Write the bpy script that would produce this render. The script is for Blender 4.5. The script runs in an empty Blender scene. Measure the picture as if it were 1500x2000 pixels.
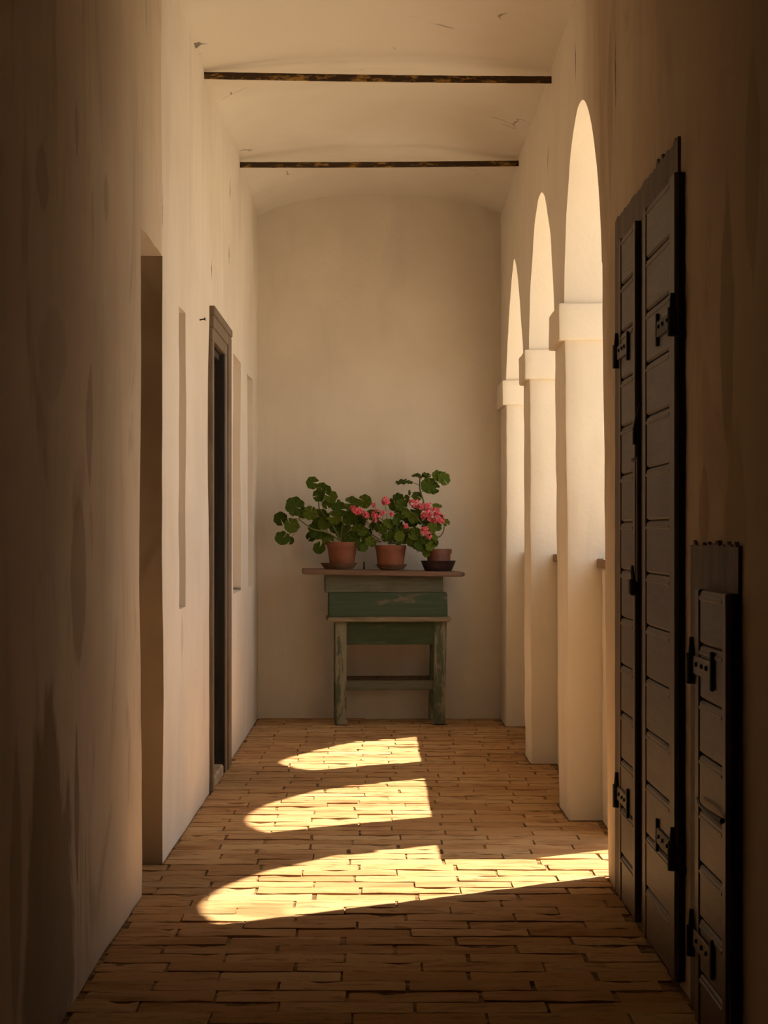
import bpy, bmesh, math, random
from mathutils import Vector, Matrix, noise

# ------------------------------------------------------------------ camera, sky, sun, exposure
SC = bpy.context.scene
COL = SC.collection
H = 1.30           # eye height
F = 3650.0         # focal length in pixels of the 1500 x 2000 frame
cam_d = bpy.data.cameras.new('camera')
cam = bpy.data.objects.new('camera', cam_d); COL.objects.link(cam)
cam.location = (0, 0, H); cam.rotation_euler = (math.pi / 2, 0, 0)
cam_d.sensor_fit = 'VERTICAL'; cam_d.sensor_height = 36.0
cam_d.lens = F * 36.0 / 2000.0
cam_d.shift_x = 13 / 2000.0; cam_d.shift_y = 47 / 2000.0
cam_d.clip_start = 0.05
SC.camera = cam

world = bpy.data.worlds.new('sky'); SC.world = world
world.use_nodes = True
bg = world.node_tree.nodes['Background']
bg.inputs[0].default_value = (0.84, 0.87, 0.91, 1); bg.inputs[1].default_value = 1.8

SUN_DIR = Vector((-0.636, -0.407, -1.0)).normalized()
sun_d = bpy.data.lights.new('sun', 'SUN'); sun = bpy.data.objects.new('sun', sun_d); COL.objects.link(sun)
sun_d.energy = 15.0; sun_d.angle = math.radians(0.6); sun_d.color = (1.0, 0.88, 0.69)
sun.rotation_euler = SUN_DIR.to_track_quat('-Z', 'Y').to_euler(); sun.location = (6, 12, 9)

SC.view_settings.view_transform = 'Standard'; SC.view_settings.look = 'None'
SC.view_settings.gamma = 1.0; SC.view_settings.use_curve_mapping = False
SC.view_settings.exposure = 0.05
SC.cycles.diffuse_bounces = 4; SC.cycles.glossy_bounces = 2; SC.cycles.max_bounces = 5
SC.cycles.use_adaptive_sampling = True; SC.cycles.adaptive_threshold = 0.08; SC.cycles.adaptive_min_samples = 16
SC.cycles.caustics_reflective = False; SC.cycles.caustics_refractive = False
SC.cycles.use_denoising = True

rnd = random.Random(7)

def P(px, py, Y):
    """world point seen at a pixel of the frame, at depth Y"""
    return Vector(((px - 737.0) * Y / F, Y, H - (py - 1047.0) * Y / F))

# ------------------------------------------------------------------ materials
MATS = {}
class NT:
    def __init__(s, name):
        s.m = bpy.data.materials.new(name); s.m.use_nodes = True
        s.t = s.m.node_tree; s.n = s.t.nodes; s.l = s.t.links
        s.b = s.n['Principled BSDF']
        s.co = s.n.new('ShaderNodeTexCoord').outputs['Object']
        MATS[name] = s.m
    def link(s, a, b): s.l.new(a, b)
    def setv(s, sock, v):
        if isinstance(v, bpy.types.NodeSocket): s.l.new(v, sock)
        elif isinstance(v, (tuple, list)) and len(v) == 3 and sock.type == 'RGBA': sock.default_value = (*v, 1)
        else: sock.default_value = v
    def math(s, op, a, b=0.0, c=None, clamp=False):
        n = s.n.new('ShaderNodeMath'); n.operation = op; n.use_clamp = clamp
        s.setv(n.inputs[0], a); s.setv(n.inputs[1], b)
        if c is not None: s.setv(n.inputs[2], c)
        return n.outputs[0]
    def mapping(s, scale=(1, 1, 1), loc=(0, 0, 0), rot=(0, 0, 0)):
        n = s.n.new('ShaderNodeMapping'); s.l.new(s.co, n.inputs[0])
        n.inputs['Scale'].default_value = scale; n.inputs['Location'].default_value = loc; n.inputs['Rotation'].default_value = rot
        return n.outputs[0]
    def noise(s, scale, detail=4, rough=0.6, vec=None, dist=0.0):
        n = s.n.new('ShaderNodeTexNoise'); s.l.new(vec or s.co, n.inputs['Vector'])
        n.inputs['Scale'].default_value = scale; n.inputs['Detail'].default_value = detail
        n.inputs['Roughness'].default_value = rough; n.inputs['Distortion'].default_value = dist
        return n.outputs[0]
    def ramp(s, fac, p0, p1):
        n = s.n.new('ShaderNodeMapRange'); n.interpolation_type = 'SMOOTHSTEP'
        s.setv(n.inputs[0], fac); n.inputs[1].default_value = p0; n.inputs[2].default_value = p1
        n.clamp = True
        return n.outputs[0]
    def mix(s, fac, a, b):
        n = s.n.new('ShaderNodeMix'); n.data_type = 'RGBA'
        s.setv(n.inputs[0], fac); s.setv(n.inputs[6], a); s.setv(n.inputs[7], b)
        return n.outputs[2]
    def bump(s, height, strength=0.3, dist=0.01):
        n = s.n.new('ShaderNodeBump'); n.inputs['Strength'].default_value = strength; n.inputs['Distance'].default_value = dist
        s.l.new(height, n.inputs['Height']); s.l.new(n.outputs[0], s.b.inputs['Normal'])
    def out(s, col, rough=0.9, spec=0.2, metal=0.0):
        s.setv(s.b.inputs['Base Color'], col); s.setv(s.b.inputs['Roughness'], rough)
        s.b.inputs['Specular IOR Level'].default_value = spec; s.b.inputs['Metallic'].default_value = metal
        return s.m

def plaster(name, c1, c2, stain_col=None, stains=(), grime=None, crack=0.0, far=None, marks=()):
    t = NT(name)
    big = t.noise(1.3, 3, 0.6)
    streak = t.noise(3.0, 3, 0.65, t.mapping((1, 1, 0.18)), 0.4)
    col = t.mix(t.ramp(big, 0.35, 0.68), c1, c2)
    col = t.mix(t.math('MULTIPLY', t.ramp(streak, 0.5, 0.75), 0.35), col, tuple(v * 0.72 for v in c1))
    if grime:
        g = t.ramp(t.noise(2.2, 3, 0.7, t.mapping((1, 1, 0.35)), 1.0), 0.52, 0.68)
        col = t.mix(t.math('MULTIPLY', g, 0.6), col, grime)
    sep = t.n.new('ShaderNodeSeparateXYZ'); t.link(t.co, sep.inputs[0])
    if far:   # newer, paler limewash far along wall; near vault darkened to dim light; uneven border
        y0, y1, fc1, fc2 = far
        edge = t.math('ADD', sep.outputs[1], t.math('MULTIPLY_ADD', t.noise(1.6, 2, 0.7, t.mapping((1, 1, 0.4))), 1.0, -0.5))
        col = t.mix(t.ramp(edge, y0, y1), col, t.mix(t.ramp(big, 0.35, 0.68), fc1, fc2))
    wob = 0.0 if not (stains or marks) else t.math('MULTIPLY_ADD', t.noise(5, 3, 0.65, t.mapping((1, 1, 0.5))), 1.3, -0.65)
    for (yc, zc, ry, rz, amt) in stains:
        dy = t.math('DIVIDE', t.math('ABSOLUTE', t.math('SUBTRACT', sep.outputs[1], yc)), ry)
        dz = t.math('DIVIDE', t.math('ABSOLUTE', t.math('SUBTRACT', sep.outputs[2], zc)), rz)
        d = t.math('ADD', t.math('ADD', t.math('POWER', dy, 1.5), t.math('POWER', dz, 1.5)), wob)
        m = t.math('MULTIPLY', t.math('SUBTRACT', 1.0, t.ramp(d, 0.72, 1.0)), amt)
        col = t.mix(m, col, stain_col)
    if marks: yy = t.math('ADD', sep.outputs[1], t.math('MULTIPLY_ADD', t.noise(14, 3, 0.6), 0.05, -0.025))
    for (yc, zc, ry, rz) in marks:   # short dark cracks
        dy = t.math('DIVIDE', t.math('ABSOLUTE', t.math('SUBTRACT', yy, yc)), ry)
        dz = t.math('DIVIDE', t.math('ABSOLUTE', t.math('SUBTRACT', sep.outputs[2], zc)), rz)
        d = t.math('ADD', t.math('ADD', dy, dz), t.math('MULTIPLY', wob, 0.8))
        col = t.mix(t.math('MULTIPLY', t.math('SUBTRACT', 1.0, t.ramp(d, 0.8, 1.0)), 0.85), col, (0.16, 0.11, 0.07))
    if crack:
        v = t.n.new('ShaderNodeTexVoronoi'); v.feature = 'DISTANCE_TO_EDGE'; v.inputs['Scale'].default_value = 1.1
        dn = t.n.new('ShaderNodeTexNoise'); t.link(t.co, dn.inputs['Vector']); dn.inputs['Scale'].default_value = 5.0
        va = t.n.new('ShaderNodeVectorMath'); va.operation = 'MULTIPLY_ADD'
        t.link(dn.outputs['Color'], va.inputs[0]); va.inputs[1].default_value = (0.25, 0.25, 0.25); t.link(t.co, va.inputs[2])
        t.link(va.outputs[0], v.inputs['Vector'])
        ck = t.math('SUBTRACT', 1.0, t.ramp(v.outputs['Distance'], 0.002, 0.006))
        ck = t.math('MULTIPLY', ck, t.ramp(t.noise(1.9, 2, 0.5), 0.60, 0.66))
        col = t.mix(t.math('MULTIPLY', ck, crack), col, tuple(v * 0.25 for v in c1))
    t.bump(t.noise(16, 2, 0.7), 0.25, 0.008)
    return t.out(col, 0.95, 0.05)

LST = [(4.86, 0.22, 0.40, 0.75, .8), (5.33, 0.54, 0.045, 0.24, .75), (5.57, 1.64, 0.08, 0.22, .5), (5.37, 1.18, 0.15, 0.28, .5),
       (4.76, 2.21, 0.11, 0.10, .4), (5.30, 2.46, 0.04, 0.09, .4), (5.85, 2.36, 0.06, 0.09, .35), (4.42, 0.45, 0.08, 0.40, .5),
       (4.95, 1.78, 0.26, 0.14, .25)]
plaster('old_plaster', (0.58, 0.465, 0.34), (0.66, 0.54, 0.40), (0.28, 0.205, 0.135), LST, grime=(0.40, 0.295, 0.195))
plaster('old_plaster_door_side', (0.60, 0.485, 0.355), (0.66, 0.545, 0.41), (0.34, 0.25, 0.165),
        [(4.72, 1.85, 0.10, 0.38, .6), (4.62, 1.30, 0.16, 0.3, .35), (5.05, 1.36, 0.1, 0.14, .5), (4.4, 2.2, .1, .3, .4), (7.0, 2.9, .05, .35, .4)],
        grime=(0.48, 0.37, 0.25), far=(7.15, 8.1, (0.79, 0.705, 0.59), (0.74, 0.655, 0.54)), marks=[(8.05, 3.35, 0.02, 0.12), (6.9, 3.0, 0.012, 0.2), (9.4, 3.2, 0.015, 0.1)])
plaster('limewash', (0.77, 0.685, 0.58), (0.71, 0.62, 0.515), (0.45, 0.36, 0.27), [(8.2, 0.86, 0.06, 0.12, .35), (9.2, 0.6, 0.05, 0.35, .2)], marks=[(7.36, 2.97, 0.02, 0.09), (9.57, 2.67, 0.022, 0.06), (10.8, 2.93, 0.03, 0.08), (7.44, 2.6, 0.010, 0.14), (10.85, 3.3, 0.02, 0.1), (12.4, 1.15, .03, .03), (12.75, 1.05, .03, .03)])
plaster('limewash_back', (0.74, 0.665, 0.56), (0.69, 0.61, 0.505))
plaster('pier_plaster', (0.84, 0.74, 0.60), (0.79, 0.69, 0.55), (0.52, 0.44, 0.34), crack=0.0, grime=(0.76, 0.65, 0.51))
plaster('vault_plaster', (0.50, 0.40, 0.29), (0.44, 0.35, 0.25), crack=0.8, far=(7.2, 7.9, (0.75, 0.685, 0.59), (0.70, 0.63, 0.53)))  # near stretch, out of view, given a darker colour to dim the foreground
plaster('dirty_reveal', (0.76, 0.64, 0.50), (0.66, 0.545, 0.41), grime=(0.42, 0.32, 0.22))
plaster('courtyard_ground', (0.55, 0.49, 0.395), (0.49, 0.435, 0.345))

def brick_mat():
    t = NT('worn_brick')
    oi = t.n.new('ShaderNodeObjectInfo'); ge = t.n.new('ShaderNodeNewGeometry')
    r = t.math('FRACT', t.math('ADD', oi.outputs['Random'], ge.outputs['Random Per Island']))
    cr = t.n.new('ShaderNodeValToRGB'); e = cr.color_ramp; t.link(r, cr.inputs[0])
    pts = [(0, (0.44, 0.25, 0.115)), (0.2, (0.50, 0.31, 0.15)), (0.4, (0.42, 0.235, 0.105)), (0.55, (0.52, 0.345, 0.18)), (0.72, (0.46, 0.265, 0.12)), (0.86, (0.38, 0.205, 0.09)), (1, (0.48, 0.30, 0.145))]
    e.elements[0].position = 0; e.elements[0].color = (*pts[0][1], 1); e.elements[1].position = 1; e.elements[1].color = (*pts[-1][1], 1)
    for p, c in pts[1:-1]:
        k = e.elements.new(p); k.color = (*c, 1)
    geo_co = ge.outputs['Position']
    mp = t.n.new('ShaderNodeMapping'); t.link(geo_co, mp.inputs[0]); mp.inputs['Scale'].default_value = (1, 3.2, 1)
    n1 = t.noise(7, 4, 0.7, mp.outputs[0], 0.6)
    n2 = t.noise(2.0, 2, 0.6, mp.outputs[0])
    n3 = t.noise(1.1, 3, 0.7, mp.outputs[0], 1.2)
    col = t.mix(t.math('MULTIPLY', t.ramp(n1, 0.52, 0.68), 0.68), cr.outputs[0], (0.20, 0.095, 0.04))
    col = t.mix(t.math('MULTIPLY', t.ramp(n2, 0.55, 0.7), 0.4), col, (0.54, 0.37, 0.20))
    col = t.mix(t.math('MULTIPLY', t.ramp(n3, 0.52, 0.66), 0.6), col, (0.25, 0.115, 0.045))
    t.bump(t.noise(35, 3, 0.7, geo_co), 0.35, 0.006)
    return t.out(col, 0.95, 0.08)
brick_mat()
def mortar():
    t = NT('joint_dirt')
    col = t.mix(t.ramp(t.noise(14, 5, 0.7), 0.4, 0.65), (0.13, 0.07, 0.032), (0.36, 0.22, 0.10))
    t.bump(t.noise(50, 4, 0.7), 0.6, 0.01)
    return t.out(col, 0.95, 0.1)
mortar()
def wood(name, c1, c2, axis=2, wear=None, wear_amt=0.5, rough=0.7, spec=0.3, th=(0.5, 0.62)):
    t = NT(name)
    sc = [14, 14, 14]; sc[axis] = 1.2
    g = t.noise(2.2, 6, 0.7, t.mapping(tuple(sc)), 0.8)
    col = t.mix(t.ramp(g, 0.35, 0.7), c1, c2)
    if wear:
        s2 = [5, 5, 5]; s2[axis] = 1.3
        w = t.ramp(t.noise(2.0, 6, 0.75, t.mapping(tuple(s2)), 0.5), *th)
        col = t.mix(t.math('MULTIPLY', w, wear_amt), col, wear)
    t.bump(g, 0.35, 0.004)
    return t.out(col, rough, spec)
wood('door_wood', (0.080, 0.050, 0.029), (0.115, 0.075, 0.045), 1, (0.055, 0.034, 0.022), .6, 0.5, 0.35)
wood('door_stile_wood', (0.085, 0.054, 0.032), (0.12, 0.082, 0.05), 2, rough=0.5, spec=0.35)
wood('old_lintel_wood', (0.10, 0.068, 0.042), (0.16, 0.11, 0.07), 2, (0.05, 0.032, 0.02), .7)
wood('frame_wood', (0.15, 0.105, 0.066), (0.215, 0.158, 0.102), 2, (0.09, 0.06, 0.038), .5)
wood('black_wood', (0.022, 0.018, 0.015), (0.040, 0.032, 0.026), 2)
wood('coping_wood', (0.20, 0.12, 0.07), (0.28, 0.18, 0.10), 1)
wood('green_paint', (0.036, 0.056, 0.028), (0.058, 0.080, 0.042), 0, (0.17, 0.125, 0.075), .75, th=(0.55, 0.66))
wood('green_paint_grey', (0.10, 0.105, 0.068), (0.15, 0.145, 0.098), 0, (0.09, 0.075, 0.045), .6)
wood('green_paint_worn', (0.21, 0.195, 0.135), (0.28, 0.25, 0.175), 2, (0.055, 0.075, 0.042), .85, th=(0.48, 0.56))
wood('ledge_worn', (0.22, 0.175, 0.11), (0.28, 0.22, 0.14), 0, (0.12, 0.11, 0.06), .8)
wood('table_board', (0.145, 0.082, 0.05), (0.21, 0.125, 0.078), 0)
def simple(name, c, rough=0.6, spec=0.3, metal=0.0, var=0.25, sc=12.0, bump=0.2):
    t = NT(name)
    n = t.noise(sc, 4, 0.65)
    col = t.mix(t.ramp(n, 0.3, 0.7), tuple(v * (1 - var) for v in c), tuple(min(1, v * (1 + var)) for v in c))
    t.bump(t.noise(sc * 3, 3, 0.6), bump, 0.004)
    return t.out(col, rough, spec, metal)
simple('iron', (0.020, 0.016, 0.014), 0.6, 0.4, 0.3, sc=30)
simple('worn_iron', (0.085, 0.062, 0.045), 0.5, 0.5, 0.4, sc=40)
t = NT('rusty_iron')
t.out(t.mix(t.ramp(t.noise(9, 5, 0.75, t.mapping((1, 3, 3))), 0.50, 0.62), (0.055, 0.032, 0.018), (0.34, 0.20, 0.055)), 0.85, 0.2)
t.bump(t.noise(50, 4, 0.7), 0.5, 0.004)
simple('terracotta', (0.20, 0.070, 0.036), 0.75, 0.25, var=0.15)
simple('brown_plastic', (0.14, 0.046, 0.026), 0.4, 0.5, var=0.1)
simple('dark_saucer', (0.16, 0.085, 0.05), 0.7, 0.3)
simple('black_plastic', (0.022, 0.010, 0.010), 0.4, 0.5, var=0.1)
simple('soil', (0.03, 0.02, 0.013), 0.95, 0.1, var=0.4, sc=60, bump=0.8)
simple('stone_sill', (0.42, 0.33, 0.23), 0.9, 0.15)
simple('plant_stalk', (0.13, 0.14, 0.045), 0.7, 0.2)
def leaf_mat():
    t = NT('geranium_leaf')
    oi = t.n.new('ShaderNodeObjectInfo')
    c = t.mix(oi.outputs['Random'], (0.036, 0.062, 0.006), (0.085, 0.112, 0.011))
    c = t.mix(t.math('MULTIPLY', t.ramp(t.noise(30, 3, 0.6), 0.5, 0.7), 0.4), c, (0.05, 0.06, 0.012))
    m = t.out(c, 0.75, 0.1)
    return m
leaf_mat()
def petal_mat():
    t = NT('pink_petal')
    ge = t.n.new('ShaderNodeNewGeometry')
    c = t.mix(ge.outputs['Random Per Island'], (0.56, 0.040, 0.09), (0.74, 0.19, 0.21))
    return t.out(c, 0.7, 0.2)
petal_mat()

# ------------------------------------------------------------------ mesh helpers
def link(name, me, mat=None, parent=None, loc=None):
    o = bpy.data.objects.new(name, me); COL.objects.link(o)
    if mat and me is not None and not me.materials: me.materials.append(MATS[mat])
    if parent: o.parent = parent
    if loc is not None: o.location = loc
    return o
def mesh(name, V, Fc, smooth=None):
    me = bpy.data.meshes.new(name); me.from_pydata([tuple(v) for v in V], [], Fc); me.validate(); me.update()
    if smooth is not None:
        me.shade_smooth(); me.set_sharp_from_angle(angle=math.radians(smooth))
    return me
def from_bm(name, bm, smooth=None):
    bmesh.ops.recalc_face_normals(bm, faces=bm.faces[:])
    me = bpy.data.meshes.new(name); bm.to_mesh(me); bm.free()
    if smooth is not None:
        me.shade_smooth(); me.set_sharp_from_angle(angle=math.radians(smooth))
    return me
def empty(name, loc=(0, 0, 0), rz=0.0):
    o = bpy.data.objects.new(name, None); COL.objects.link(o); o.location = loc; o.rotation_euler = (0, 0, rz)
    o.empty_display_size = 0.1
    return o
def tag(o, label, cat, group=None, kind=None):
    o['label'] = label; o['category'] = cat
    if group: o['group'] = group
    if kind: o['kind'] = kind
    return o
def bm_box(bm, x0, x1, y0, y1, z0, z1, bev=0.0, seg=1):
    r = bmesh.ops.create_cube(bm, size=1.0)
    for v in r['verts']:
        v.co = Vector(((x0 + x1) / 2 + v.co.x * (x1 - x0), (y0 + y1) / 2 + v.co.y * (y1 - y0), (z0 + z1) / 2 + v.co.z * (z1 - z0)))
    if bev > 0:
        ed = list({e for v in r['verts'] for e in v.link_edges})
        bmesh.ops.bevel(bm, geom=ed, offset=bev, segments=seg, affect='EDGES', profile=0.5)
def box(name, x0, x1, y0, y1, z0, z1, mat, parent=None, bev=0.003, seg=1, loc=None):
    bm = bmesh.new(); bm_box(bm, x0, x1, y0, y1, z0, z1, bev, seg)
    return link(name, from_bm(name, bm), mat, parent, loc)
def rough_box(name, x0, x1, y0, y1, z0, z1, mat, parent=None, step=0.06, amp=0.006, bev=0.012, lean=0.0, seed=0.0, bevtop=99.0, calm=None):
    """hand-made block: bevelled, subdivided, slightly uneven"""
    bm = bmesh.new(); bm_box(bm, x0, x1, y0, y1, z0, z1, 0)
    for ax, L in ((0, x1 - x0), (1, y1 - y0), (2, z1 - z0)):
        n = min(60, int(L / step))
        for i in range(1, n):
            co = Vector((x0, y0, z0)); co[ax] += L * i / n
            no = Vector((0, 0, 0)); no[ax] = 1
            bmesh.ops.bisect_plane(bm, geom=bm.verts[:] + bm.edges[:] + bm.faces[:], plane_co=co, plane_no=no)
    if bev > 0:
        ed = [e for e in bm.edges if len(e.link_faces) == 2 and e.calc_face_angle() > 1.0 and (e.verts[0].co.z + e.verts[1].co.z) / 2 < bevtop]
        bmesh.ops.bevel(bm, geom=ed, offset=bev, segments=2, affect='EDGES', profile=0.5)
    for v in bm.verts:
        n = noise.noise_vector(v.co * 5.0 + Vector((seed, seed, 0))) * amp + noise.noise_vector(v.co * 19.0 + Vector((seed, 3, 0))) * amp * 0.5
        k = 0.15 if (abs(v.co.z - z0) < 1e-4) else 1
        if calm is not None and v.co.z > 2.2: n = n * min(1.0, max(0.0, (calm - v.co.y) / 0.2))
        v.co += Vector((n.x, n.y, n.z * k * 0.3)); v.co.x += (lean_at(v.co.y) * min(v.co.z, 3.0) if lean else 0)
    return link(name, from_bm(name, bm, 40), mat, parent)
def tube_into(bm, pts, r0, r1=None, seg=6):
    r1 = r0 if r1 is None else r1
    pts = [Vector(p) for p in pts]; rings = []
    for i, p in enumerate(pts):
        d = (pts[min(i + 1, len(pts) - 1)] - pts[max(i - 1, 0)]).normalized()
        a = d.orthogonal().normalized(); b = d.cross(a)
        r = r0 + (r1 - r0) * i / max(1, len(pts) - 1)
        rings.append([bm.verts.new(p + (a * math.cos(2 * math.pi * k / seg) + b * math.sin(2 * math.pi * k / seg)) * r) for k in range(seg)])
    for A, B in zip(rings, rings[1:]):
        best = min(range(seg), key=lambda s: (A[0].co - B[s].co).length)
        for k in range(seg):
            bm.faces.new((A[k], A[(k + 1) % seg], B[(k + 1 + best) % seg], B[(k + best) % seg]))
    bm.faces.new(rings[0][::-1]); bm.faces.new(rings[-1])
def smooth_path(pts, n=4):
    pts = [Vector(p) for p in pts]
    if len(pts) < 3: return pts
    out = []
    for i in range(len(pts) - 1):
        p0 = pts[max(i - 1, 0)]; p1 = pts[i]; p2 = pts[i + 1]; p3 = pts[min(i + 2, len(pts) - 1)]
        for k in range(n):
            u = k / n
            out.append(0.5 * ((2 * p1) + (p2 - p0) * u + (2 * p0 - 5 * p1 + 4 * p2 - p3) * u * u + (3 * p1 - p0 - 3 * p2 + p3) * u ** 3))
    return out + [pts[-1]]
def lathe(name, prof, mat, parent=None, seg=28, loc=None):
    V = []; Fc = []
    for (r, z) in prof:
        for k in range(seg):
            a = 2 * math.pi * k / seg; V.append((r * math.cos(a), r * math.sin(a), z))
    for i in range(len(prof) - 1):
        for k in range(seg):
            a = i * seg + k; b = i * seg + (k + 1) % seg
            Fc.append((a, b, b + seg, a + seg))
    Fc.append(tuple(range(seg))[::-1]); Fc.append(tuple(range((len(prof) - 1) * seg, len(prof) * seg)))
    return link(name, mesh(name, V, Fc, 35), mat, parent, loc)

XL, XR = -0.855, 0.883
YB, YN = 13.37, -1.6      # back wall, end of the corridor behind the camera
TW = 0.52                 # thickness of the arcade wall
SPR = 3.57                # springing of the vault
CAPZ0, CAPZ1 = 2.20, 2.37
OPEN = [(7.16, 8.60, 3.13), (9.08, 10.74, 3.115), (11.19, 12.84, 3.085)]   # arch openings (near jamb, far jamb, crown)
def lean_at(y):
    K = [(6.8, -0.010), (8.9, -0.010), (10.9, -0.004), (12.6, 0.0), (20, 0.0)]
    for (a, u), (b, v) in zip(K, K[1:]):
        if y <= b: return u + (v - u) * max(0.0, (y - a) / (b - a))
    return 0.0

# ------------------------------------------------------------------ ground and floor
g = box('ground', 1.40, 60, -40, 60, -0.30, -0.10, 'courtyard_ground', bev=0)
tag(g, 'pale sunlit courtyard ground outside the arches', 'ground', kind='structure')
floor = box('floor', XL - 0.45, XR + TW + 0.02, YN - 0.2, YB + 0.3, -0.12, -0.008, 'joint_dirt', bev=0)
tag(floor, 'worn brick floor of the corridor laid in crosswise rows', 'floor', kind='structure')

def brick_mesh(i, seedv):
    r = random.Random(seedv); nx, ny = 7, 3
    V = []; idx = {}
    for a in range(nx):
        for b in range(ny):
            x = a / (nx - 1) - 0.5; y = b / (ny - 1) - 0.5
            edge = a in (0, nx - 1) or b in (0, ny - 1)
            z = r.uniform(-0.0015, 0.0015) - (r.uniform(0.001, 0.003) if edge else 0)
            jx = r.uniform(-0.003, 0.003); jy = r.uniform(-0.018, 0.018) if edge else 0
            if a in (0, nx - 1): x -= math.copysign(abs(jx) * (3 if b != 1 else 1), x)
            if b in (0, ny - 1): y -= math.copysign(abs(jy), y)
            if edge and r.random() < 0.06: y *= 0.84; z -= 0.004
            idx[a, b] = len(V); V.append((x, y, z))
    Fc = [(idx[a, b], idx[a + 1, b], idx[a + 1, b + 1], idx[a, b + 1]) for a in range(nx - 1) for b in range(ny - 1)]
    ring = [idx[a, 0] for a in range(nx)] + [idx[nx - 1, b] for b in range(1, ny)] + [idx[a, ny - 1] for a in range(nx - 2, -1, -1)] + [idx[0, b] for b in range(ny - 2, 0, -1)]
    n0 = len(V)
    for k in ring: V.append((V[k][0] * 1.01, V[k][1] * 1.03, -0.03))
    for k in range(len(ring)):
        k2 = (k + 1) % len(ring)
        Fc.append((ring[k2], ring[k], n0 + k, n0 + k2))
    me = mesh('brick', V, Fc, 50); me.materials.append(MATS['worn_brick'])
    return me
BM = [brick_mesh(i, 100 + i) for i in range(16)]
spots = []
ROW = 0.1215; LEN = 0.378
nrow = int((YB - 3.0) / ROW)
for r_ in range(nrow):
    y = YB - 0.002 - (r_ + 0.5) * ROW
    xr = XR - 0.01; xl = XL + 0.004
    for (a, b, _) in OPEN:
        if a + 0.05 < y < b - 0.05: xr = 1.0 if not (a < 7.5 and y < 7.95) else XR + TW
    if 6.70 < y < 7.44: xl = XL - 0.15
    off = (r_ % 2) * 0.5 + rnd.uniform(-0.06, 0.06)
    x = xl - off * LEN
    while x < xr - 0.02:
        L = LEN * rnd.uniform(0.96, 1.04)
        a = max(x, xl); b = min(x + L, xr)
        if b - a > 0.05:
            spots.append(((a + b) / 2, y, b - a))
        x += L
spots.sort(key=lambda s: s[1])
vis = [s for s in spots if s[1] > 4.85]
hid = [s for s in spots if s[1] <= 4.85]
singles, rest = vis[:300], vis[300:] + hid
def brick_matrix(s):
    gap = (rnd.uniform(0.003, 0.008) if rnd.random() < 0.75 else rnd.uniform(0.010, 0.020)) if s[2] > 0.1 else 0.004
    L = s[2] - gap; W = ROW - (rnd.uniform(0.0005, 0.0045) if rnd.random() < 0.85 else rnd.uniform(0.004, 0.009))
    tilt = 0.006
    M = Matrix.Translation((s[0], s[1] + rnd.uniform(-.003, .003), rnd.uniform(-0.0035, 0.0015)))
    return M @ Matrix.Rotation(rnd.uniform(-tilt, tilt), 4, 'Y') @ Matrix.Rotation(rnd.uniform(-tilt * 2, tilt * 2), 4, 'X') @ Matrix.Rotation(rnd.uniform(-.008, .008), 4, 'Z') @ Matrix.Diagonal((L, W, 1, 1))
for s in singles:
    o = link('brick', rnd.choice(BM), None, floor); o.matrix_local = brick_matrix(s)
bm = bmesh.new()
for s in rest:
    n0 = len(bm.verts); bm.from_mesh(rnd.choice(BM)); bm.verts.ensure_lookup_table()
    bmesh.ops.transform(bm, matrix=brick_matrix(s), verts=bm.verts[n0:])
me = bpy.data.meshes.new('brick_paving'); bm.to_mesh(me); bm.free(); me.materials.append(MATS['worn_brick'])
bp = link('brick_paving', me, None, floor); bp['kind'] = 'stuff'

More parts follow.
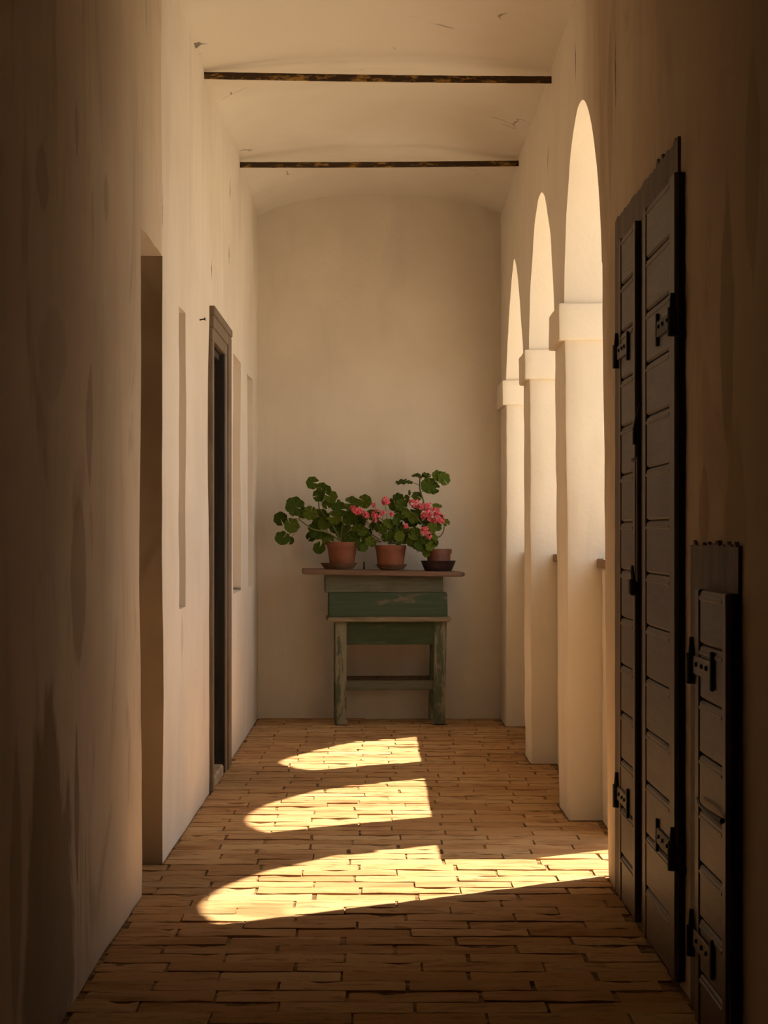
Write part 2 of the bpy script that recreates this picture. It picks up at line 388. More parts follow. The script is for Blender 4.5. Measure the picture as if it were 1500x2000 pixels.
# ------------------------------------------------------------------ left wall with doorway, framed door, niches
HOLES = [  # y0, y1, z0, z1, depth, reveal material
    (6.755, 7.448, -0.1, 2.418, 0.20, 1),
    (9.53, 10.30, -0.1, 2.300, 0.30, 2),
    (8.064, 8.344, 0.985, 2.292, 0.10, 0),
    (11.07, 11.69, 0.960, 2.382, 0.08, 0),
    (12.33, 12.84, 0.962, 2.371, 0.08, 0)]
def wall_left():
    ys = {YN - 0.2, YB + 0.1}; zs = {-0.1, 0.0, 3.95}
    for h in HOLES: ys |= {h[0], h[1]}; zs |= {h[2], h[3]}
    ys.add(7.42)
    def fill(S, step):
        S = sorted(S); out = []
        for a, b in zip(S, S[1:]):
            n = max(1, round((b - a) / step))
            out += [a + (b - a) * i / n for i in range(n)]
        return out + [S[-1]]
    Y = fill(ys, 0.075); Z = fill(zs, 0.075)
    V = []; Fc = []; mi = []; idx = {}
    def wob(y, z):
        p = Vector((0.0, y, z))
        return noise.noise(p * 1.1) * 0.010 + noise.noise(p * 4.0) * 0.003
    def hole(y, z):
        for h in HOLES:
            if h[0] < y < h[1] and h[2] < z < h[3]: return h
    bound = set()
    for h in HOLES:
        for y in Y:
            for z in Z:
                if h[0] - 1e-6 <= y <= h[1] + 1e-6 and h[2] - 1e-6 <= z <= h[3] + 1e-6 and (min(abs(y - h[0]), abs(y - h[1]), abs(z - h[2]), abs(z - h[3])) < 1e-6): bound.add((y, z))
    def vid(y, z, d=0.0):
        k = (y, z, d)
        if k not in idx:
            jy = jz = 0
            if (y, z) in bound and z > 0.01:
                q = noise.noise_vector(Vector((y * 9, z * 9, 2.0))); jy = q.x * 0.007; jz = q.y * 0.007
            idx[k] = len(V); V.append((XL + (wob(y, z) if d == 0 else wob(y, z) * .3) - d, y + jy, z + jz))
        return idx[k]
    for i in range(len(Y) - 1):
        for j in range(len(Z) - 1):
            yc = (Y[i] + Y[i + 1]) / 2; zc = (Z[j] + Z[j + 1]) / 2
            h = hole(yc, zc)
            d = h[4] if h else 0.0
            Fc.append((vid(Y[i], Z[j], d), vid(Y[i + 1], Z[j], d), vid(Y[i + 1], Z[j + 1], d), vid(Y[i], Z[j + 1], d)))
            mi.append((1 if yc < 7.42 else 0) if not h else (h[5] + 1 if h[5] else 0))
            if h:
                m = h[5] + 1 if h[5] else 0
                for (a, b, nb) in (((Y[i], Z[j]), (Y[i], Z[j + 1]), (Y[i] - .01, zc)), ((Y[i + 1], Z[j + 1]), (Y[i + 1], Z[j]), (Y[i + 1] + .01, zc)),
                                   ((Y[i], Z[j + 1]), (Y[i + 1], Z[j + 1]), (yc, Z[j + 1] + .01)), ((Y[i + 1], Z[j]), (Y[i], Z[j]), (yc, Z[j] - .01))):
                    if hole(*nb) is not h and nb[1] > -0.1:
                        Fc.append((vid(*a), vid(*b), vid(*b, d), vid(*a, d))); mi.append(m if nb[1] < h[3] or h[5] == 2 else 0)
    me = mesh('wall_left', V, Fc)
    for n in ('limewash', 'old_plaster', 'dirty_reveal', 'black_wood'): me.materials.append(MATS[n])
    me.polygons.foreach_set('material_index', mi)
    bm = bmesh.new(); bm.from_mesh(me); bmesh.ops.recalc_face_normals(bm, faces=bm.faces[:]); bm.to_mesh(me); bm.free()
    me.shade_smooth(); me.set_sharp_from_angle(angle=math.radians(50))
    return link('wall_left', me)
wl = wall_left()
tag(wl, 'cream and tan plastered side wall with doorway and shallow niches', 'wall', kind='structure')
nail_bm = bmesh.new(); q = P(391, 626, 9.02); q.x = XL
tube_into(nail_bm, [q + Vector((-.02, 0, 0)), q + Vector((.022, -.01, .006))], 0.0035); tube_into(nail_bm, [q + Vector((.022, -.01, .006)), q + Vector((.025, -.0105, .0065))], 0.008, seg=8)
tag(link('nail', from_bm('nail', nail_bm), 'iron'), 'small dark nail stuck in the pale plaster beside the framed door', 'nail')

# back wall, end wall behind the camera
wb = rough_box('wall_back', XL - 0.3, XR + TW, YB, YB + 0.3, -0.1, 4.0, 'limewash_back', step=0.12, amp=0.006, bev=0)
tag(wb, 'plain cream plaster end wall behind the table', 'wall', kind='structure')
wf = box('wall_front', XL - 0.3, XR + TW, YN - 0.3, YN, -0.1, 4.0, 'old_plaster', bev=0)
tag(wf, 'tan plaster wall closing the corridor behind the viewer', 'wall', kind='structure')

# ceiling: shallow vault, domed between the tie rods
RODS = [9.2, 11.6]
def vault():
    V = []; Fc = []; nx = 36; ny = 150; x0, x1 = XL - 0.06, XR + 0.06; y0, y1 = YN - 0.2, YB + 0.2
    for j in range(ny + 1):
        for i in range(nx + 1):
            x = x0 + (x1 - x0) * i / nx; y = y0 + (y1 - y0) * j / ny
            u = (x - (XL + XR) / 2) / ((XR - XL) / 2); c = max(0.0, 1 - abs(u) ** 2.2)
            s = math.sin(math.pi * (y - 9.2) / 2.4) ** 2
            z = SPR + 0.02 + 0.055 * math.exp(-((y - 11.6) / 0.9) ** 2) + c * 0.065 + 0.15 * (c ** 0.75) * s ** 0.8 + noise.noise(Vector((x, y, 0)) * 2.2) * 0.008
            V.append((x, y, z))
    for j in range(ny):
        for i in range(nx):
            a = j * (nx + 1) + i; Fc.append((a, a + nx + 1, a + nx + 2, a + 1))
    return mesh('ceiling', V, Fc, 60)
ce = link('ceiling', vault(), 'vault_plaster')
tag(ce, 'pale plastered vault, shallowly domed between the iron rods', 'ceiling', kind='structure')
rf = box('roof', XL - 0.4, XR + TW + 0.05, YN - 0.4, YB + 0.4, 3.95, 4.1, 'old_lintel_wood', bev=0)
tag(rf, 'plain roof slab above the vault', 'roof', kind='structure')

# ------------------------------------------------------------------ arcade wall on the right
wr = empty('wall_right', (XR, 7.0, 0)); tag(wr, 'thick plastered arcade wall with three round arches on piers', 'wall', kind='structure')
def putunder(o, root):
    o.parent = root; o.matrix_parent_inverse = Matrix.Translation(root.location).inverted() if root.rotation_euler.z == 0 else root.matrix_basis.inverted()
    return o
def arch_wall():
    """wall above the capitals, its lower edge following the arches"""
    pts = []
    edges = [YN - 0.2, 7.16]
    def seg(a, b, n): return [a + (b - a) * i / n for i in range(n)]
    ys = []
    prev = None
    Yn = 7.159
    cols = []   # (y, zlow)
    last = Yn
    for (a, b, crown) in OPEN:
        for y in seg(last, a, 4): cols.append((y, CAPZ1 - 0.004))
        N = 40
        for i in range(N + 1):
            th = math.pi * i / N
            y = (a + b) / 2 - (b - a) / 2 * math.cos(th); fz = max(0.0, math.sin(th)) ** 1.28 if b < 12 else 1 - abs(math.cos(th)) ** 1.6; z = CAPZ1 - 0.004 + (crown - CAPZ1) * fz
            cols.append((y, z))
        last = b
    for y in seg(last, YB + 0.05, 4): cols.append((y, CAPZ1 - 0.004))
    cols.append((YB + 0.05, CAPZ1 - 0.004))
    NZ = 16; NX = 6; V = []; Fc = []
    def add(x, y, z):
        n = noise.noise_vector(Vector((x, y, z)) * 6.0) * 0.003 * min(1.0, max(0.0, (y - 7.16) / 0.2))
        V.append((x + n.x + lean_at(y) * min(z, 3.0), y + n.y * 0.7, z + n.z * 0.6)); return len(V) - 1
    inn = []; outr = []; bot = []
    for (y, zl) in cols:
        inn.append([add(XR, y, zl + (3.97 - zl) * k / NZ) for k in range(NZ + 1)])
        outr.append([add(XR + TW, y, zl + (3.97 - zl) * k / NZ) for k in range(NZ + 1)])
        bot.append([inn[-1][0]] + [add(XR + TW * k / NX, y, zl) for k in range(1, NX)] + [outr[-1][0]])
    for i in range(len(cols) - 1):
        for k in range(NZ):
            Fc.append((inn[i][k], inn[i + 1][k], inn[i + 1][k + 1], inn[i][k + 1]))
            Fc.append((outr[i][k], outr[i][k + 1], outr[i + 1][k + 1], outr[i + 1][k]))
        for k in range(NX):
            Fc.append((bot[i][k], bot[i][k + 1], bot[i + 1][k + 1], bot[i + 1][k]))
        Fc.append((inn[i][NZ], inn[i + 1][NZ], outr[i + 1][NZ], outr[i][NZ]))
    me = mesh('arch_spandrels', V, Fc)
    bm = bmesh.new(); bm.from_mesh(me); bmesh.ops.recalc_face_normals(bm, faces=bm.faces[:]); bm.to_mesh(me); bm.free()
    me.shade_smooth(); me.set_sharp_from_angle(angle=math.radians(45))
    return me
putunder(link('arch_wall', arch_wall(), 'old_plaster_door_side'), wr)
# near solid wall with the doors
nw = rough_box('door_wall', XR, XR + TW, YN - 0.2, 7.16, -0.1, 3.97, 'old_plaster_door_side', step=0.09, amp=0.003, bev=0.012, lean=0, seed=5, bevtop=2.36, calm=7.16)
for v in nw.data.vertices: v.co.x += lean_at(7.16) * min(v.co.z, 3.0) * min(1, max(0, (v.co.y - 6.9) / 0.26))
putunder(nw, wr)
for k, (a, b) in enumerate(((8.60, 9.08), (10.74, 11.19), (12.84, YB + 0.05))):
    p = rough_box('pier', XR, XR + TW, a, b, -0.1, CAPZ1, 'pier_plaster', step=0.08, amp=0.004, bev=0.016, lean=1, seed=k * 7.0)
    putunder(p, wr)
    c = rough_box('capital', XR - 0.028, XR + TW + 0.02, a - 0.026, b + 0.026 if k < 2 else b, CAPZ0, CAPZ1, 'pier_plaster', step=0.05, amp=0.004, bev=0.010, lean=1, seed=k * 3.0 + 1)
    putunder(c, wr)
# parapets between the piers
for k, (a, b) in enumerate(((8.016, 8.60), (9.08, 10.74), (11.19, 12.84))):
    pr = empty('parapet', (XR + 0.34, (a + b) / 2, 0))
    lab = ['short stub of low parapet with wooden coping beside the nearest pier', 'low parapet with wooden coping in the middle arch', 'low parapet with wooden coping in the farthest arch'][k]
    tag(pr, lab, 'parapet', 'parapets in the arches', 'structure')
    putunder(rough_box('parapet_body', XR + 0.150, XR + TW - 0.01, a, b, -0.1, 1.155, 'pier_plaster', step=0.1, amp=0.004, bev=0.012, seed=k + 20), pr)
    putunder(rough_box('coping', XR + 0.127, XR + TW, a, b, 1.155, 1.197, 'coping_wood', step=0.1, amp=0.004, bev=0.006, seed=k + 30), pr)

# ------------------------------------------------------------------ tie rods
for k, (pl, pr_, Y, lab) in enumerate((((388, 147), (1080, 156), 9.2, 'rusty flat iron tie rod nearer the viewer, spanning under the vault'),
                                        ((468, 322), (1017, 319), 11.6, 'rusty flat iron tie rod closer to the end wall under the vault'))):
    A = P(*pl, Y); B = P(*pr_, Y); A.x -= 0.02; B.x += 0.02
    V = []; Fc = []; N = 40
    for i in range(N + 1):
        p = A.lerp(B, i / N); p.z -= math.sin(math.pi * i / N) * 0.004
        hz = 0.0165 + noise.noise(Vector((i * 0.9, k * 5, 0))) * 0.0012
        for (dy, dz) in ((-.007, -hz), (.007, -hz), (.007, hz), (-.007, hz)): V.append((p.x, p.y + dy, p.z + dz))
    for i in range(N):
        for q in range(4):
            a = i * 4 + q; b = i * 4 + (q + 1) % 4; Fc.append((a, b, b + 4, a + 4))
    Fc += [(0, 1, 2, 3), (N * 4 + 3, N * 4 + 2, N * 4 + 1, N * 4)]
    me = mesh('tie_rod', V, Fc); tag(link('tie_rod', me, 'rusty_iron'), lab, 'tie rod', 'iron tie rods under the vault')

# ------------------------------------------------------------------ framed door on the left wall (door_2)
d2 = empty('door_2', (XL, 9.9, 0)); tag(d2, 'tall dark doorway with moulded brown wooden frame in the pale wall', 'door', kind='structure')
def dbox(name, x0, x1, y0, y1, z0, z1, mat, root, bev=0.004):
    return putunder(box(name, x0, x1, y0, y1, z0, z1, mat, None, bev), root)
xf = XL + 0.021
dbox('stile', XL - 0.03, xf, 9.485, 9.56, 0.0, 2.30, 'frame_wood', d2)
dbox('stile', XL - 0.03, xf, 10.27, 10.40, 0.0, 2.30, 'frame_wood', d2)
dbox('stile_moulding', XL - 0.03, xf + 0.008, 10.40, 10.60, 0.0, 2.42, 'frame_wood', d2)
dbox('lintel_fascia', XL - 0.03, xf, 9.485, 10.40, 2.298, 2.362, 'frame_wood', d2)
dbox('lintel_fascia', XL - 0.03, xf + 0.005, 9.483, 10.40, 2.362, 2.424, 'frame_wood', d2)
dbox('cornice', XL - 0.03, xf + 0.012, 9.478, 10.61, 2.424, 2.470, 'frame_wood', d2, 0.006)
dbox('jamb_lining', XL - 0.26, xf - 0.003, 10.250, 10.269, 0.0, 2.30, 'black_wood', d2)
dbox('jamb_lining', XL - 0.26, xf - 0.003, 9.561, 9.576, 0.0, 2.30, 'black_wood', d2)
dbox('head_lining', XL - 0.26, XL - 0.012, 9.576, 10.250, 2.262, 2.30, 'black_wood', d2)
lf = dbox('leaf', XL - 0.16, XL - 0.12, 9.56, 10.255, 0.06, 2.262, 'black_wood', d2)
for k in range(4):
    pn = box('panel', XL - 0.12, XL - 0.108, 9.66, 10.155, 0.16 + k * 0.525, 0.16 + k * 0.525 + 0.44, 'black_wood', None, 0.006); putunder(pn, lf) ; pn.matrix_parent_inverse = Matrix()
dbox('threshold', XL - 0.26, XL + 0.012, 9.577, 10.249, -0.02, 0.050, 'stone_sill', d2, 0.01)

# ------------------------------------------------------------------ doors on the right wall
def hinge(root, yknuckle, z, sgn, xface, length, mat='worn_iron'):
    """strap hinge: knuckle at the leaf edge, strap along the leaf with cross end and nails"""
    bm = bmesh.new()
    y1 = yknuckle + sgn * length
    bm_box(bm, xface - 0.006, xface + 0.002, min(yknuckle, y1), max(yknuckle, y1), z - 0.024, z + 0.024, 0.002)
    st = putunder(link('hinge_strap', from_bm('hinge_strap', bm), mat), root)
    bm = bmesh.new()
    bm_box(bm, xface - 0.008, xface + 0.002, y1 - 0.010, y1 + 0.010, z - 0.050, z + 0.050, 0.003)
    putunder(link('hinge_cross_end', from_bm('hinge_cross_end', bm), 'iron'), root)
    bm = bmesh.new()
    tube_into(bm, [(xface - 0.006, yknuckle - sgn * 0.012, z - 0.052), (xface - 0.006, yknuckle - sgn * 0.012, z + 0.030)], 0.014, seg=10)
    tube_into(bm, [(xface - 0.006, yknuckle - sgn * 0.012, z + 0.030), (xface - 0.006, yknuckle - sgn * 0.012, z + 0.072)], 0.009, 0.006, seg=8)
    tube_into(bm, [(xface - 0.006, yknuckle - sgn * 0.012, z - 0.04), (XR + 0.03, yknuckle - sgn * 0.03, z - 0.06)], 0.010, 0.008, seg=8)
    putunder(link('hinge_pin', from_bm('hinge_pin', bm), 'iron'), root)
    for f in (0.25, 0.55, 0.8):
        yy = yknuckle + sgn * length * f
        bm = bmesh.new(); tube_into(bm, [(xface - 0.012, yy, z + 0.004), (xface, yy, z + 0.004)], 0.005, 0.009, seg=8)
        putunder(link('hinge_nail', from_bm('hinge_nail', bm), 'iron'), root)
def leaf(root, y0, y1, z0, z1, thick, nplank, st0, st1, rails=False):
    """plank door leaf hung on the wall face: stiles at both sides, stacked bevelled boards between"""
    xs = XR - thick
    lf = putunder(box('leaf', xs + 0.012, XR - 0.002, y0, y1, z0, z1, 'black_wood', None, 0.002), root)
    def sub(o): o.parent = lf; return o
    sub(box('stile', xs - 0.001, xs + 0.014, y0, y0 + st0, z0, z1, 'door_stile_wood', None, 0.003))
    sub(box('stile', xs - 0.001, xs + 0.014, y1 - st1, y1, z0, z1, 'door_stile_wood', None, 0.003))
    hgt = (z1 - z0) / nplank
    ya, yb = y0 + st0 + 0.003, y1 - st1 - 0.003
    for k in range(nplank):
        za = z0 + k * hgt + 0.0025; zb = z0 + (k + 1) * hgt - 0.0025
        bm = bmesh.new(); bm_box(bm, xs + 0.002 + rnd.uniform(-.001, .001), xs + 0.014, ya, yb, za, zb, 0.006, 1)
        sub(link('plank', from_bm('plank', bm), 'door_wood'))
        bm = bmesh.new(); bm_box(bm, xs - 0.0015, xs + 0.014, ya, yb, zb - 0.026, zb - 0.012, 0.004, 1)
        sub(link('plank_bead', from_bm('plank_bead', bm), 'door_wood'))
    return lf
def ragged_board(name, x0, x1, y0, y1, z0, z1, mat, root, amp=0.012, seed=0, spike=0.012):
    rs = random.Random(seed)
    """flat old board with a ragged outline"""
    pts = []
    def run(a, b, n):
        for i in range(n): pts.append((a[0] + (b[0] - a[0]) * i / n, a[1] + (b[1] - a[1]) * i / n))
    run((y0, z0), (y1, z0), 6); run((y1, z0), (y1, z1), 40); run((y1, z1), (y0, z1), 46); run((y0, z1), (y0, z0), 40)
    q = []
    for (y, z) in pts:
        n = noise.noise_vector(Vector((y * 23, z * 23, seed))) * amp
        up = 0.0
        if abs(z - z1) < 1e-6: up = rs.uniform(0, amp) + (rs.uniform(0.5, 1.6) * spike if rs.random() < 0.11 else 0)
        q.append((y + n.x, z + (n.y * 0.4 + up if z > z0 + 0.01 else 0)))
    n = len(q); V = [(x0, y, z) for y, z in q] + [(x1, y, z) for y, z in q]
    Fc = [tuple(range(n)), tuple(range(2 * n - 1, n - 1, -1))] + [(i, (i + 1) % n, n + (i + 1) % n, n + i) for i in range(n)]
    bm = bmesh.new(); me = mesh(name, V, Fc); bm.from_mesh(me); bmesh.ops.triangulate(bm, faces=[f for f in bm.faces if len(f.verts) > 4])
    return putunder(link(name, from_bm(name, bm), mat), root)

d3 = empty('door_3', (XR, 6.0, 0)); tag(d3, 'tall double-leaf dark plank door with iron strap hinges beside the arches', 'door', kind='structure')
ragged_board('door_surround', XR - 0.010, XR + 0.02, 5.43, 6.865, 0.0, 2.452, 'old_lintel_wood', d3, 0.009, 3)
fl = leaf(d3, 6.185, 6.600, 0.02, 2.345, 0.030, 14, 0.055, 0.045)
nl = leaf(d3, 5.360, 6.010, 0.02, 2.345, 0.030, 14, 0.10, 0.07)
hinge(d3, 6.600, 1.945, -1, XR - 0.031, 0.26); hinge(d3, 6.600, 0.393, -1, XR - 0.031, 0.26)
hinge(d3, 5.372, 1.925, 1, XR - 0.031, 0.30, 'iron'); hinge(d3, 5.372, 0.393, 1, XR - 0.031, 0.30, 'iron')
def tube_part(name, pts, r0, r1, mat, root, seg=8, sm=True):
    bm = bmesh.new(); tube_into(bm, smooth_path(pts) if sm else pts, r0, r1, seg); return putunder(link(name, from_bm(name, bm, 40), mat), root)
xh = XR - 0.036
tube_part('pull_handle', [(xh + .006, 6.06, 1.73), (xh, 6.075, 1.70), (xh - 0.006, 6.10, 1.65), (xh - 0.004, 6.11, 1.60)], 0.004, 0.009, 'iron', d3)
tube_part('latch_bolt', [(xh + .006, 6.09, 1.552), (xh - .004, 6.12, 1.552), (xh - .004, 6.16, 1.552)], 0.006, 0.008, 'iron', d3)
dbox('latch_bar', xh - 0.002, xh + 0.006, 6.085, 6.10, 1.15, 1.55, 'frame_wood', d3, 0.002)
dbox('padlock_body', xh - 0.020, xh + 0.006, 6.125, 6.175, 1.105, 1.16, 'iron', d3, 0.006)
tube_part('padlock_shackle', [(xh - .004, 6.135, 1.155), (xh - .008, 6.138, 1.185), (xh - .008, 6.15, 1.20), (xh - .008, 6.162, 1.185), (xh - .004, 6.165, 1.155)], 0.005, 0.005, 'iron', d3)

d4 = empty('door_4', (XR, 4.8, 0)); tag(d4, 'low dark plank cupboard door with strap hinges in the dim near wall', 'door', kind='structure')
ragged_board('door_surround', XR - 0.010, XR + 0.02, 4.52, 5.21, 0.0, 1.272, 'old_lintel_wood', d4, 0.006, 9, 0.010)
sl = leaf(d4, 4.518, 4.960, 0.015, 1.160, 0.040, 8, 0.050, 0.060)
hinge(d4, 4.960, 0.960, -1, XR - 0.041, 0.27); hinge(d4, 4.960, 0.236, -1, XR - 0.041, 0.27)
tube_part('hook_bar', [(XR - .05, 4.87, 0.618), (XR - .062, 4.72, 0.614), (XR - .05, 4.51, 0.612)], 0.003, 0.007, 'iron', d4)

# doorway in the left wall: plain plank door standing deep in the reveal
d1 = empty('door_1', (XL - 0.20, 7.1, 0)); tag(d1, 'dark plank door set deep in the plain doorway of the tan wall', 'door', kind='structure')
dl = putunder(box('leaf', XL - 0.198, XL - 0.172, 6.765, 7.438, 0.0, 2.405, 'black_wood', None, 0.003), d1)
for k in range(5):
    o = box('plank', XL - 0.174, XL - 0.162, 6.765 + k * 0.1346 + .003, 6.765 + (k + 1) * 0.1346 - .003, 0.0, 2.405, 'old_lintel_wood', None, 0.004); o.parent = dl

# ------------------------------------------------------------------ the old desk
DY = 12.86
desk = empty('desk', (0.085, DY, 0), math.radians(3.0))
tag(desk, 'old worn green-painted wooden desk with a plank top against the end wall', 'desk')
def db(name, x0, x1, y0, y1, z0, z1, mat, bev=0.004, slant=0.0, amp=0.0015):
    bm = bmesh.new(); bm_box(bm, x0, x1, y0, y1, z0, z1, 0)
    for i in range(1, 8):
        bmesh.ops.bisect_plane(bm, geom=bm.verts[:] + bm.edges[:] + bm.faces[:], plane_co=(x0 + (x1 - x0) * i / 8, 0, 0), plane_no=(1, 0, 0))
    bmesh.ops.bevel(bm, geom=[e for e in bm.edges if len(e.link_faces) == 2 and e.calc_face_angle() > 1.0], offset=bev, segments=2, affect='EDGES')
    for v in bm.verts:
        if slant and v.co.y < (y0 + y1) / 2: v.co.y += slant * (v.co.z - z0) / (z1 - z0)
        v.co += noise.noise_vector(v.co * 14 + Vector((x0 * 9, z0 * 7, 1))) * amp
    return link(name, from_bm(name, bm, 40), mat, desk)
X = lambda px: (px - 737) * DY / F - 0.085
Zp = lambda py: H - (py - 1047) * DY / F
DEP = 0.42
# plank top: two boards, the right one with a rounded end
def plank_top():
    V = []; Fc = []
    x0, x1 = X(591), X(912); N = 40
    for i in range(N + 1):
        u = i / N; x = x0 + (x1 - x0) * u
        z = Zp(1122) + 0.019 - 0.020 * u
        w = 1.0
        if u > 0.93: w = math.sqrt(max(0.0, 1 - ((u - 0.93) / 0.075) ** 2))
        th = 0.036 if u < 0.8 else 0.034
        yc = 0.19; hw = 0.20 * max(0.3, w); n = noise.noise(Vector((i * .7, 0, 3))) * 0.002
        for (dy, dz) in ((-hw, -th / 2), (hw, -th / 2), (hw, th / 2), (-hw, th / 2)): V.append((x, yc + dy + (n if dy < 0 else 0), z + dz * (0.55 + .45 * w) + n))
    for i in range(N):
        for q in range(4):
            a = i * 4 + q; b = i * 4 + (q + 1) % 4; Fc.append((a, b, b + 4, a + 4))
    Fc += [(0, 1, 2, 3), (N * 4 + 3, N * 4 + 2, N * 4 + 1, N * 4)]
    me = mesh('tabletop', V, Fc); bm = bmesh.new(); bm.from_mesh(me); bmesh.ops.recalc_face_normals(bm, faces=bm.faces[:])
    bmesh.ops.bevel(bm, geom=[e for e in bm.edges if len(e.link_faces) == 2 and e.calc_face_angle() > 0.9], offset=0.005, segments=2, affect='EDGES')
    return from_bm('tabletop', bm, 45)
link('tabletop', plank_top(), 'table_board', desk)
db('upper_case', X(636), X(867), 0.06, DEP, Zp(1158), Zp(1122) + 0.001, 'green_paint_grey', amp=0.003)
db('drawer_case', X(643), X(875), 0.0, DEP, Zp(1205), Zp(1158), 'green_paint', slant=0.045, amp=0.003)
db('ledge', X(640), X(881), -0.035, DEP, Zp(1214.5), Zp(1205), 'ledge_worn', bev=0.007, amp=0.003)
db('apron', X(676), X(852), 0.012, 0.035, Zp(1259), Zp(1214), 'green_paint', amp=0.002)
for (xa, xb, xc) in ((655, 677, 0), (850, 873, -4)):
    for ya, yb in ((0.0, 0.065), (DEP - 0.07, DEP - 0.005)):
        l = db('leg', X(xa), X(xb), ya, yb, 0.0, Zp(1214), 'green_paint_worn', 0.005, amp=0.002)
        for v in l.data.vertices:
            f = 1 - min(1, max(0, v.co.z / 0.72)); v.co.x += xc * f * DY / F
    ft = db('foot', X(xa + xc) - 0.005, X(xb + xc) + 0.006, -0.008, 0.07, 0.0, 0.042, 'green_paint_worn', 0.006)
db('stretcher', X(676), X(849), 0.015, 0.05, Zp(1348), Zp(1330), 'green_paint_grey')
db('stretcher', X(676), X(849), DEP - 0.05, DEP - 0.02, Zp(1346), Zp(1328), 'door_wood')
db('side_rail', X(660), X(672), 0.06, DEP - 0.06, Zp(1348), Zp(1330), 'green_paint_grey')
db('side_rail', X(852), X(864), 0.06, DEP - 0.06, Zp(1348), Zp(1330), 'green_paint_grey')

# ------------------------------------------------------------------ pots, saucers and geraniums
PY = DY + 0.15
def ztop(px):
    u = (px - 591) / 321.0
    return Zp(1122) + 0.019 - 0.020 * u + (0.019 if u < 0.8 else 0.0168) + 0.0035
def pxm(px): return px * PY / F
def saucer(px, r0, r1, h, mat, label, name='saucer'):
    o = lathe(name, [(r0 * .6, 0.0), (r0, 0.0), (r0 + (r1 - r0) * .5, h * .5), (r1 - .004, h - .004), (r1, h), (r1 - 0.006, h), (r0 * .95, 0.009), (0.01, 0.008)], mat)
    o.location = (P(px, 1100, PY).x, PY, ztop(px)); tag(o, label, 'saucer', 'saucers under the geranium pots')
    return o
saucer(662, pxm(28), pxm(37), 0.040, 'dark_saucer', 'wide brown saucer under the pot of the long leggy geranium')
saucer(765, pxm(22), pxm(31), 0.036, 'dark_saucer', 'small brown saucer under the middle terracotta pot')
saucer(856, pxm(26), pxm(35), 0.070, 'black_plastic', 'deep black bowl under the smaller brown pot', 'saucer')

def scallop(kind):
    r = random.Random(50 + kind); N = 40; V = [(0, 0, 0)]; Fc = []
    notch = [0.14, 0.06, 0.22, 0.10][kind % 4]
    for ring, fr in ((1, 0.5), (2, 1.0)):
        for i in range(N):
            a = -math.pi + notch + (2 * math.pi - 2 * notch) * i / (N - 1)
            lobes = 1 + 0.11 * abs(math.sin(a * 3.5 + kind)) + 0.035 * math.sin(a * 17)
            rad = fr * (lobes if ring == 2 else 1) * (0.96 + 0.06 * math.cos(a))
            z = 0.12 * fr * fr + (0.11 * math.sin(a * 3.5 * 2 + kind) * fr * fr) + r.uniform(-.015, .015)
            V.append((rad * math.cos(a), rad * math.sin(a), z))
    for i in range(N - 1):
        Fc.append((0, 1 + i, 2 + i)); Fc.append((1 + i, 1 + N + i, 2 + N + i, 2 + i))
    n = len(V)
    V2 = V + [(x, y, z - 0.035) for x, y, z in V]; F2 = list(Fc) + [tuple(k + n for k in f[::-1]) for f in Fc]
    edge = [0] + [1] + [1 + N + i for i in range(N)] + [N]
    for k in range(len(edge)):
        a, b = edge[k], edge[(k + 1) % len(edge)]
        F2.append((b, a, a + n, b + n))
    me = mesh('leaf', V2, F2, 60); me.materials.append(MATS['geranium_leaf'])
    return me
LEAF = [scallop(k) for k in range(4)]

def geranium(px, pot_fn, label, group='potted geraniums on the desk'):
    root = empty('potted_geranium', (P(px, 1100, PY).x, PY, pot_fn['z']))
    tag(root, label, 'plant', group)
    return root
def add_leaf(root, c, r, nrm, start, roll=0.0, stalk=True):
    """c, start: world points; nrm: facing direction"""
    nrm = Vector(nrm).normalized()
    q = nrm.to_track_quat('Z', 'Y').to_matrix().to_4x4() @ Matrix.Rotation(roll, 4, 'Z')
    M = Matrix.Translation(Vector(c) - root.location) @ q @ Matrix.Diagonal((r, r, r, 1))
    o = link('leaf', rnd.choice(LEAF), None, root); o.matrix_local = M
    if stalk:
        s = Vector(start) - root.location; e = Vector(c) - root.location
        mid = (s + e) / 2 + Vector((rnd.uniform(-.008, .008), rnd.uniform(-.008, .008), rnd.uniform(-0.004, 0.014)))
        bm = bmesh.new(); tube_into(bm, smooth_path([s, mid, e], 3), 0.0022, 0.0017, 5)
        k = link('leaf_stalk', from_bm('leaf_stalk', bm, 60), 'plant_stalk', o); k.matrix_parent_inverse = M.inverted()
    return o
def add_stem(root, pts, r0, r1):
    bm = bmesh.new(); tube_into(bm, smooth_path([Vector(p) - root.location for p in pts], 5), r0, r1, 7)
    return link('stem', from_bm('stem', bm, 60), 'plant_stalk', root)
